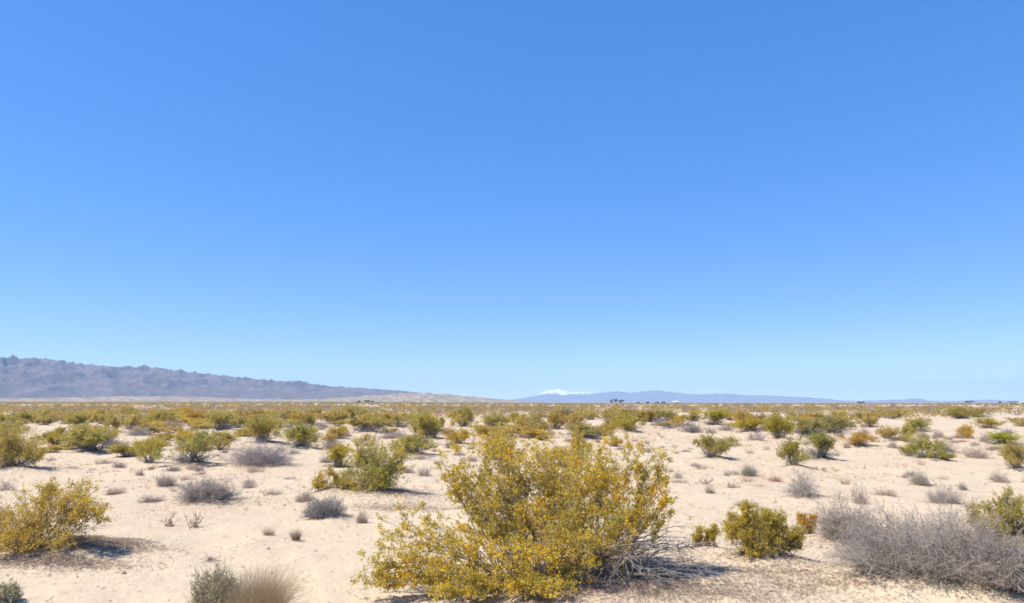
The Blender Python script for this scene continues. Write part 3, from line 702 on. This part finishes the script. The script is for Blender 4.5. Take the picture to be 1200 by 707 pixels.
SHAPE = {   # crowns as photographed: (x, y, depth offset, radius) of each foliage clump
 52: [(20, 600, 0, 24), (52, 582, .1, 20), (58, 572, .1, 14), (92, 578, 0, 18), (113, 573, 0, 12), (115, 597, -.1, 13), (82, 596, .2, 22), (58, 615, 0, 30), (28, 622, -.2, 28), (0, 598, 0, 28), (-5, 635, -.2, 28), (42, 636, -.4, 26),
      (76, 628, -.3, 22), (100, 608, 0, 16), (-22, 612, 0, 26), (8, 652, -.5, 20), (60, 600, .6, 26), (20, 610, .6, 26), (96, 590, -.3, 12)],
 14: [(0, 522, 0, 20), (20, 518, .1, 17), (38, 525, 0, 14), (10, 538, -.2, 18), (34, 538, -.2, 12), (-14, 530, 0, 18), (48, 533, 0, 8), (16, 528, .5, 16)],
 433: [(420, 524, 0, 8), (414, 540, 0, 12), (408, 556, 0, 14), (424, 556, -.2, 20), (440, 542, 0, 22), (436, 528, .1, 12), (458, 550, 0, 20), (470, 538, .1, 14), (452, 565, -.2, 18), (435, 570, -.3, 18), (478, 528, .2, 10), (466, 528, .3, 10), (440, 548, .6, 22), (405, 568, -.2, 9)],
 381: [(372, 562, 0, 8), (385, 552, 0, 8), (378, 575, -.1, 8), (392, 578, 0, 9), (370, 584, -.1, 5), (398, 562, .1, 8)],
 893: [(862, 602, 0, 12), (873, 594, 0, 9), (856, 622, 0, 12), (872, 622, -.1, 15), (896, 600, .1, 12), (906, 608, 0, 12), (890, 625, 0, 18), (914, 628, 0, 15), (930, 636, 0, 11), (935, 618, 0, 8), (903, 642, -.2, 14), (876, 642, -.2, 14), (918, 606, .2, 8), (890, 612, .4, 16)],
 826: [(821, 620, 0, 5), (832, 626, 0, 5), (816, 634, 0, 4), (836, 618, 0, 3)],
 946: [(941, 606, 0, 5), (950, 611, 0, 5), (946, 620, 0, 4), (954, 604, 0, 3)],
}
for q, (k, x, y, sx, sz, lab, tint) in enumerate(placed):
    if PL[q][1] in SHAPE and k == 'C':
        rg = np.random.default_rng(940 + q); gz = float(terrain(x, y)); bl = []
        for px, py, dy, rr in SHAPE[PL[q][1]]:
            p = at(px, py, y + dy); bl.append((p[0] - x, p[1] - y, max(p[2] - gz, .1), rr / F * y * 1.12))
        lf = .03 if y < 14 else .038; big_ = sx > 1.2
        B, L, Fw = creosote(rg, bl, [(0, 0, 0), (.12, 0, 0), (-.12, .05, 0)], 78 if big_ else 20, 8 if big_ else 5, 6, 5, lf, .22, .0085, .09, .05, 40 if big_ else 10)
        place('C', [('branches', B.mesh('branches', [M['bark']])), ('foliage', L.mesh('foliage', [M['leaf']])), ('blossoms', Fw.mesh('blossoms', [M['flower']]))], x, y, 2, 1, 0, lab, tint)
        continue
    rot = (q * 2.399) % (2 * math.pi)
    big = sx / y * F > 60
    if k == 'C':
        if big or sx > 4:
            rg = np.random.default_rng(900 + q); near = y < 16
            bl = [(a * sx / 2, b_ * sx / 2, c_ * sz, r_ * (sx / 2 + sz) / 2) for a, b_, c_, r_ in round_blobs(rg, 20 if sx > 1.7 else 14)]
            lf = .026 if y < 12 else .034 if near else .042
            B, L, Fw = creosote(rg, bl, [(0, 0, 0), (.15, 0, 0), (-.15, .05, 0)], 80, 8, 6, 7 if near else 6, lf, .2, .0095, .14, .05, 40)
            r = place('C', [('branches', B.mesh('branches', [M['bark']])), ('foliage', L.mesh('foliage', [M['leaf']])), ('blossoms', Fw.mesh('blossoms', [M['flower']]))], x, y, 2, 1, 0, lab, tint)
        else: place('C', mid_c[q % 10], x, y, sx * .98, sz * .98, rot, lab, tint)
    elif k == 'G':
        if big:
            rg = np.random.default_rng(900 + q); th = .0023 / (sx / 2) if y < 16 else .0035 / (sx / 2)
            B, L = grey_bush(rg, 165, 8, 4, th, 1500, .022 / (sx / 2))
            place('G', [('twigs', B.mesh('twigs', [M['grey']])), ('leaves', L.mesh('leaves', [M['greyleaf']]))], x, y, sx * 1.08, sz * .92, 0, lab, tint)
        else: place('G', mid_g[q % 8], x, y, sx * 1.08, sz * 1.1, rot, lab, tint)
    elif k == 'S':
        if sx / y * F > 30:
            rg = np.random.default_rng(900 + q); B, L = grey_bush(rg, 260, 7, 4, .0025 / (sx / 2), 9000, .018 / (sx / 2))
            place('S', [('twigs', B.mesh('twigs', [M['grey']])), ('leaves', L.mesh('leaves', [M['sage']]))], x, y, sx * 1.05, sz * 1.05, 0, lab, tint)
        else: place('S', mid_s[q % 2], x, y, sx, sz * 1.05, rot, lab, tint)
    elif k == 'T':
        if sx / y * F > 60:
            rg = np.random.default_rng(900 + q); B = grass_tuft(rg, 2300, .0022, 1.0, .22, .3)
            place('T', B.mesh('grass_tuft', [M['straw']]), x, y, sx, sz * 1.1, 0, lab, tint)
        else: place('T', tuft[q % 2], x, y, sx, sz, rot, lab, tint)
    else: place('R', weeds[q % 2], x, y, sx, sz, rot, lab, tint)

# ------------------------------------------------------------------ the scrub belt further out: single plants, then one mass
SECT = [(-9, -.40, 'below the high end of the grey ridge'), (-.40, -.20, 'below the falling shoulder of the grey ridge'), (-.20, -.02, 'below the tan sand slopes'),
        (-.02, .14, 'below the snowy summit'), (.14, .36, 'below the low blue range'), (.36, 9, 'below the faint far hills')]
def sector(x, y):
    a = x / y
    for lo, hi, s in SECT:
        if lo <= a < hi: return s
occ = [(x, y, sx) for _, x, y, sx, _, _, _ in placed]
rg = np.random.default_rng(77)
def free(x, y, gap):
    for (a, b_, s_) in occ:
        if (a - x) ** 2 + (b_ - y) ** 2 < (s_ * .45 + gap) ** 2: return False
    return True
nC = nG = 0
tries = []
d = 52.0
cand = []
while len(cand) < 7000:
    r2 = rg.uniform(50 ** 2, 240 ** 2); a = rg.uniform(-.80, .80); rr = math.sqrt(r2); y = rr * math.cos(a); x = rr * math.sin(a)
    if abs(x / y) > .80: continue
    cand.append((y, x))
cand.sort()
cov = lambda x, y: float(fbm(x / 16 + 3, y / 16 + 8, 55, 2))
last_c = 0
for y, x in cand:
    if nC >= 185: break
    dens = (.34 if x < .12 * y else .30) * (1 if y > 70 else .5)
    if rg.random() > dens * (cov(x, y) * 2) ** 3: continue
    isC = rg.random() < .6
    sx = rg.uniform(1.3, 3.1) if isC else rg.uniform(1.0, 2.2); sz = rg.uniform(.6, 1.5) if isC else rg.uniform(.35, .75)
    if not free(x, y, sx * .35): continue
    occ.append((x, y, sx)); t = rg.uniform(.85, 1.15)
    band = 'on the nearer sand' if y < 80 else 'in the thick scrub belt'
    if isC:
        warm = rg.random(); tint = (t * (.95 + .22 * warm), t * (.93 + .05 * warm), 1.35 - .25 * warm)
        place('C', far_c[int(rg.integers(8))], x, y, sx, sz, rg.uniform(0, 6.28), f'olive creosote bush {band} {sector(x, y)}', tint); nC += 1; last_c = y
    elif nG < 170:
        place('G', far_g[int(rg.integers(4))], x, y, sx, sz, rg.uniform(0, 6.28), f'low grey burrobush {band} {sector(x, y)}', (t, t * .96, t * .97)); nG += 1
print('belt', nC, nG, 'out to', last_c)

# thinner bushes and straw or rust coloured tufts between the listed ones
nM = 0
for _ in range(6000):
    rr = math.sqrt(rg.uniform(27 ** 2, 60 ** 2)); a = rg.uniform(-.7, .7); y = rr * math.cos(a); x = rr * math.sin(a)
    if nM >= 44: break
    if abs(x / y) > .80 or rg.random() > (.9 if x < .1 * y else .35) * (cov(x, y) * 1.7) ** 3: continue
    sx = rg.uniform(.9, 2.2)
    if not free(x, y, sx * .4 + .1): continue
    occ.append((x, y, sx)); t = rg.uniform(.9, 1.12); w_ = rg.random(); nM += 1
    place('C', mid_c[int(rg.integers(10))], x, y, sx * .9, rg.uniform(.4, 1.0), rg.uniform(0, 6.28), f'small thin creosote bush in the middle distance {sector(x, y)}', (t * (1 + .3 * w_), t * (1 + .05 * w_), 1 - .2 * w_))
nS = 0
for _ in range(6000):
    rr = math.sqrt(rg.uniform(18 ** 2, 75 ** 2)); a = rg.uniform(-.7, .7); y = rr * math.cos(a); x = rr * math.sin(a)
    if nS >= 120: break
    if abs(x / y) > .80 or rg.random() > (float(fbm(x / 9, y / 9, 67, 2)) * 1.6) ** 4 or not free(x, y, .25): continue
    occ.append((x, y, .4)); t = rg.uniform(.8, 1.1); w_ = rg.random(); nS += 1
    band = 'among the nearer bushes' if y < 38 else 'in the middle distance'
    place('T', tuft_low[int(rg.integers(4))], x, y, rg.uniform(.35, .85), rg.uniform(.14, .40), rg.uniform(0, 6.28), f'low straw brown tuft {band} {sector(x, y)}', (t, t * (.98 - .14 * w_), t * (.95 - .15 * w_)))

# small single tufts on the nearer sand
nT = 0
for _ in range(9000):
    rr = math.sqrt(rg.uniform(17 ** 2, 58 ** 2)); a = rg.uniform(-.7, .7); y = rr * math.cos(a); x = rr * math.sin(a)
    if abs(x / y) > .80 or rg.random() > (float(fbm(x / 7, y / 7, 66, 2)) * 1.7) ** 4 or not free(x, y, .35): continue
    if nT >= 150: break
    occ.append((x, y, .5)); t = rg.uniform(.85, 1.1); nT += 1
    band = 'between the nearer bushes' if y < 34 else 'beyond the nearer bushes'
    place('G', mid_g[int(rg.integers(8))], x, y, rg.uniform(.35, .95), rg.uniform(.12, .34), rg.uniform(0, 6.28), f'small dry grey tuft {band} {sector(x, y)}', (t * rg.uniform(1.0, 1.3), t, t * .93))

def mass(name, y0, y1, count, faces, leaf, mats, hr, wr, label, seed, tintmix):
    rg = np.random.default_rng(seed); out = Geo(); acc = []
    N = count; u = rg.random(N * 5)
    r = np.sqrt(y0 ** 2 + u * (y1 ** 2 - y0 ** 2)); a = rg.uniform(-.80, .80, N * 5)
    x, y = r * np.sin(a), r * np.cos(a)
    keep = (rg.random(N * 5) < (fbm(x / 16 + 3, y / 16 + 8, 55, 2) * 1.5) ** 3 * np.where(x < .12 * y, 1.3, .7)) & (np.abs(x / y) < .9) & (y > y0 * .999)
    x, y = x[keep][:N], y[keep][:N]; N = len(x); z = terrain(x, y)
    w = rg.uniform(*wr, N); h = rg.uniform(*hr, N)
    # lumpy dome of leaf sprays per shrub
    q = nrm(rg.normal(size=(N, faces, 3))); q[..., 2] = np.abs(q[..., 2])
    rad = rg.uniform(.35, 1, (N, faces, 1)) ** .5
    P = q * rad * np.stack([w / 2, w / 2, h * .85], -1)[:, None]
    P[..., 2] += h[:, None] * .08; P += np.stack([x, y, z], -1)[:, None]
    P = P.reshape(-1, 3); dd = nrm(q.reshape(-1, 3) + rg.normal(size=P.shape) * .7 + np.array([0, 0, .4]))
    sz = leaf * rg.uniform(.6, 1.4, len(P)); n0 = Geo()
    mi = np.repeat(rg.random(N) < tintmix, faces)
    out.leaves(P[~mi], dd[~mi], sz[~mi], sz[~mi] * .6, rg, 0); out.leaves(P[mi], dd[mi], sz[mi], sz[mi] * .6, rg, 1)
    tag(link(name, out.mesh(name, mats), None, (.88, .79, 1.3)), label, kind='stuff')
start = last_c - 3
mass('scrub', start, 330, 3600, 60, .26, [M['leaf'], M['scrubgrey']], (.7, 1.8), (1.6, 4.2), 'countless olive and grey desert shrubs merging towards the horizon', 81, .2)
mass('distant_scrub', 328, 1900, 11000, 22, .75, [M['leaf'], M['scrubgrey']], (.8, 1.7), (2, 5), 'far band of olive desert scrub along the skyline', 82, .12)

# ------------------------------------------------------------------ far trees and buildings on the plain
def box(g, x0, x1, y0, y1, z0, z1, m=0):
    v = np.array([(x, y, z) for z in (z0, z1) for x, y in ((x0, y0), (x1, y0), (x1, y1), (x0, y1))], float)
    g.add(v, np.array([(3, 2, 1, 0), (4, 5, 6, 7), (0, 1, 5, 4), (1, 2, 6, 5), (2, 3, 7, 6), (3, 0, 4, 7)]), m)
M['treeleaf'] = leaf_material('tree_leaf', (.035, .05, .02), (.05, .06, .025), (.07, .08, .03), .2, .3)
M['treebark'] = twig_material('tree_bark', (.14, .10, .07), (.09, .07, .05))
def tree(px, D, w, h, label, seed):
    rg = np.random.default_rng(seed); dr = ray(px, 472); x, y = dr[0] / dr[1] * D, D; z = float(terrain(x, y)) 
    r = link('tree', None); r.location = (x, y, z - .1)
    tg = Geo(); lm = rg.normal(size=(7, 3)) * np.array([w * .3, w * .3, h * .12]) + np.array([0, 0, h * .72])
    tg.tubes(np.stack([np.array([[0, 0, 0]] * 7) + lm * 0, lm * .3 * np.array([.3, .3, 1]), lm * .6, lm], 1), np.array([[.3, .24, .15, .05]] * 7), 0, 6)
    link('trunk', tg.mesh('trunk', [M['treebark']]), r)
    c = Geo(); bl = lm[rg.integers(0, 7, 700)]; p = bl + nrm(rg.normal(size=(700, 3))) * rg.uniform(.1, 1, (700, 1)) * np.array([w * .26, w * .26, h * .24])
    c.leaves(p, rg.normal(size=p.shape), np.full(700, .9), np.full(700, .55), rg); link('crown', c.mesh('crown', [M['treeleaf']]), r)
    tag(r, label, 'tree', 'far trees on the plain')
G3 = 'dark rounded tree in the far clump below the blue range'
tree(717, 1250, 6, 6.0, 'shortest dark tree of the far clump below the blue range', 1)
tree(722, 1260, 7, 9.0, 'tallest dark tree of the far clump below the blue range', 2)
tree(727, 1255, 6, 7.8, 'dark tree at the open end of the far clump below the blue range', 3)
for i, (px, w, h, lab) in enumerate([(421, 6, 4.0, 'low dark tree below the tan slope, paler of three'), (430, 7, 4.8, 'largest dark tree of three below the tan slope'), (436, 5, 3.6, 'smallest dark tree of three below the tan slope'),
        (748, 5, 3.2, 'low dark tree on the skyline next to the far tree clump'), (759, 5, 3.4, 'low spreading dark tree between far clump and white house'),
        (770, 5, 3.2, 'round dark tree near the far white house'), (778, 5, 3.3, 'dark tree closest to the far white house'), (1010, 10, 4.5, 'low dark tree below the gap in the far hills'),
        (1135, 12, 5, 'wide dark tree on the skyline near the far dark roofed shed'), (1172, 8, 4.5, 'small dark tree beside the far dark roofed shed')]):
    tree(px, 1180 + 30 * (i % 3), w, h, lab, 20 + i)

M['white'] = flat('white_wall', (.75, .74, .70)); M['roofd'] = flat('dark_roof', (.10, .10, .11)); M['roofw'] = flat('pale_roof', (.6, .58, .55)); M['glass'] = flat('dark_window', (.05, .06, .07), .2); M['door'] = flat('brown_door', (.2, .13, .08))
def house(px, D, L, Wd, H, label, roofm, open_shed=False):
    dr = ray(px, 472); x = dr[0] / dr[1] * D; r = link('house' if not open_shed else 'shed', None); r.location = (x, D, float(terrain(x, D)) - .1)
    if open_shed:
        for sx in (-1, 0, 1):
            for sy in (-1, 1):
                g = Geo(); box(g, sx * L * .45 - .15, sx * L * .45 + .15, sy * Wd * .42 - .15, sy * Wd * .42 + .15, 0, H); link('post', g.mesh('post', [M['roofd']]), r)
        g = Geo(); box(g, -L * .3, L * .3, -Wd * .2, Wd * .3, 0, H * .6); link('store', g.mesh('store', [M['white']]), r)
    else:
        g = Geo(); box(g, -L / 2, L / 2, -Wd / 2, Wd / 2, 0, H); link('wall', g.mesh('wall', [M['white']]), r)
        for wx in (-.32, .02, .3):
            g = Geo(); box(g, wx * L - .7, wx * L + .7, -Wd / 2 - .05, -Wd / 2 + .02, H * .4, H * .8); link('window', g.mesh('window', [M['glass']]), r)
        g = Geo(); box(g, -.16 * L - .5, -.16 * L + .5, -Wd / 2 - .05, -Wd / 2 + .02, 0, 2.1); link('door', g.mesh('door', [M['door']]), r)
    g = Geo(); e = .5; t = H + (1.6 if not open_shed else 1.0)
    v = np.array([(-L / 2 - e, -Wd / 2 - e, H + .003), (L / 2 + e, -Wd / 2 - e, H + .003), (L / 2 + e, Wd / 2 + e, H + .003), (-L / 2 - e, Wd / 2 + e, H + .003), (-L / 2 - e, 0, t), (L / 2 + e, 0, t)])
    g.add(v, np.array([(0, 1, 5, 4), (2, 3, 4, 5), (3, 2, 1, 0), (0, 4, 4, 3), (1, 2, 5, 5)]))
    me = bpy.data.meshes.new('roof'); me.from_pydata([tuple(a) for a in v], [], [(0, 1, 5, 4), (2, 3, 4, 5), (3, 2, 1, 0), (0, 4, 3), (1, 2, 5)]); me.materials.append(roofm); me.update()
    link('roof', me, r); tag(r, label, 'house' if not open_shed else 'shed')
house(792, 1150, 9, 6, 3.4, 'far white house on the plain below the blue range', M['roofw'])
house(1187, 980, 12, 7, 4.0, 'far open shed with dark roof at the edge of the plain', M['roofd'], True)
house(1198, 1000, 7, 6, 3.0, 'far small white house next to the dark roofed shed', M['roofw'])

# ------------------------------------------------------------------ litter, clods and tiny dead plants on the sand
def scatter_litter():
    rg = np.random.default_rng(41); g = Geo(); P = []
    src = [(x, y, sx, k) for k, x, y, sx, sz, _, _ in placed if y < 45 and sx > .7 and k in 'CGS'] + [(HX + .8, HY - .2, 3.6, 'H'), (HX - .5, HY - .6, 3.2, 'H')]
    for x, y, sx, k in src:
        n_ = int(min(2600, 700 * sx * sx) * (1.7 if k in 'CH' else .8) * (1 if y < 22 else .45))
        q = np.abs(rg.normal(size=n_)) * sx * .34; a = rg.uniform(0, 2 * math.pi, n_)
        P.append(np.stack([x + .12 * sx + np.cos(a) * q * 1.15, y + np.sin(a) * q * .8], 1))
    # drift of dead twigs beside the golden bush
    bx, by = ground_at(112, 648); n_ = 3800
    P.append(np.stack([bx + rg.normal(size=n_) * .42, by + rg.normal(size=n_) * .22], 1))
    bx, by = ground_at(60, 668); P.append(np.stack([bx + rg.normal(size=2200) * .6, by + rg.normal(size=2200) * .15], 1))
    for qx, qy, sxx, syy, n_ in ((905, 678, .55, .12, 700), (870, 700, .9, .25, 900), (960, 690, .6, .2, 900), (760, 700, .8, .2, 1500), (470, 596, .8, .25, 1500), (1010, 640, .8, .5, 1800), (1100, 620, 1.2, .8, 1800)):
        bx, by = ground_at(qx, qy); P.append(np.stack([bx + rg.normal(size=n_) * sxx, by + rg.normal(size=n_) * syy], 1))
    n_ = 9000; rr = np.sqrt(rg.uniform(7 ** 2, 26 ** 2, n_)); a = rg.uniform(-.75, .75, n_)
    P.append(np.stack([rr * np.sin(a), rr * np.cos(a)], 1)[fbm(rr * np.sin(a) / 2, rr * np.cos(a) / 2, 71, 3) > .5])
    P = np.concatenate(P); z = terrain(P[:, 0], P[:, 1]) + (fbm(P[:, 0] * 1.1, P[:, 1] * 1.1, 21, 4) - .5) * .14 * 1.0
    p = np.stack([P[:, 0], P[:, 1], z + .006 + rg.random(len(P)) * .01], 1); N = len(p)
    d = np.stack([rg.normal(size=N), rg.normal(size=N), rg.normal(size=N) * .18], 1); d = nrm(d)
    L = rg.uniform(.015, .09, N) ** 1.0
    Q = np.stack([p - d * L[:, None] / 2, p + rg.normal(size=p.shape) * .004, p + d * L[:, None] / 2], 1)
    g.tubes(Q, np.repeat(rg.uniform(.0012, .0038, N)[:, None], 3, 1), 0, 3)
    tag(link('leaf_litter', g.mesh('leaf_litter', [M['litter']])), 'dead twigs and leaf litter strewn under the bushes', kind='stuff')
scatter_litter()

def clods():
    rg = np.random.default_rng(43); g = Geo(); N = 3200
    rr = np.sqrt(rg.uniform(6 ** 2, 34 ** 2, N)); a = rg.uniform(-.75, .75, N); x, y = rr * np.sin(a), rr * np.cos(a)
    k = fbm(x / 3, y / 3, 91, 3) > .47; x, y, rr = x[k], y[k], rr[k]; N = len(x)
    z = terrain(x, y) + (fbm(x * 1.1, y * 1.1, 21, 4) - .5) * .14
    s = rg.uniform(.006, .02, N) * (1 + (rg.random(N) < .05) * 1.2)
    base = np.array([(-1, -1, -.4), (1, -1, -.5), (1, 1, -.4), (-1, 1, -.5), (-.6, -.5, .6), (.5, -.6, .7), (.6, .5, .5), (-.5, .6, .65)])
    V = base[None] * s[:, None, None] * rg.uniform(.6, 1.3, (N, 8, 3)) + np.stack([x, y, z + s * .2], -1)[:, None]
    fc = np.array([(4, 5, 6, 7), (0, 1, 5, 4), (1, 2, 6, 5), (2, 3, 7, 6), (3, 0, 4, 7)])
    g.add(V, (np.arange(N)[:, None, None] * 8 + fc[None]))
    tag(link('pebbles', g.mesh('pebbles', [flat('clod', (.36, .28, .2), .95)])), 'small pebbles and clods on the sand', kind='stuff')
clods()

def seedlings():
    rg = np.random.default_rng(47); g = Geo(); N = 24000
    rr = np.sqrt(rg.uniform(9 ** 2, 75 ** 2, N)); a = rg.uniform(-.72, .72, N); x, y = rr * np.sin(a), rr * np.cos(a)
    k = (fbm(x / 5 + 4, y / 5, 95, 3) > (.50 - .06 * (x > 0))) & (rr > 12 + 5 * (x < 0)); x, y = x[k], y[k]; N = len(x)
    z = terrain(x, y); B = 9; h = rg.uniform(.03, .13, N)
    i = np.repeat(np.arange(N), B); p = np.stack([x[i], y[i], z[i] - .01], 1) + rg.normal(size=(N * B, 3)) * np.array([.03, .03, 0])
    e = p + nrm(rg.normal(size=p.shape) * np.array([.8, .8, .3]) + np.array([0, 0, .7])) * (h[i] * rg.uniform(.5, 1.2, N * B))[:, None]
    g.tubes(np.stack([p, (p + e) / 2 + rg.normal(size=p.shape) * .006, e], 1), np.repeat(rg.uniform(.002, .005, N)[i][:, None], 3, 1), 0, 3)
    tag(link('dry_ground_cover', g.mesh('dry_ground_cover', [M['litter']]), None, (2.0, 1.9, 1.7)), 'tiny dead annual plants dotted over the sand', kind='stuff')
seedlings()
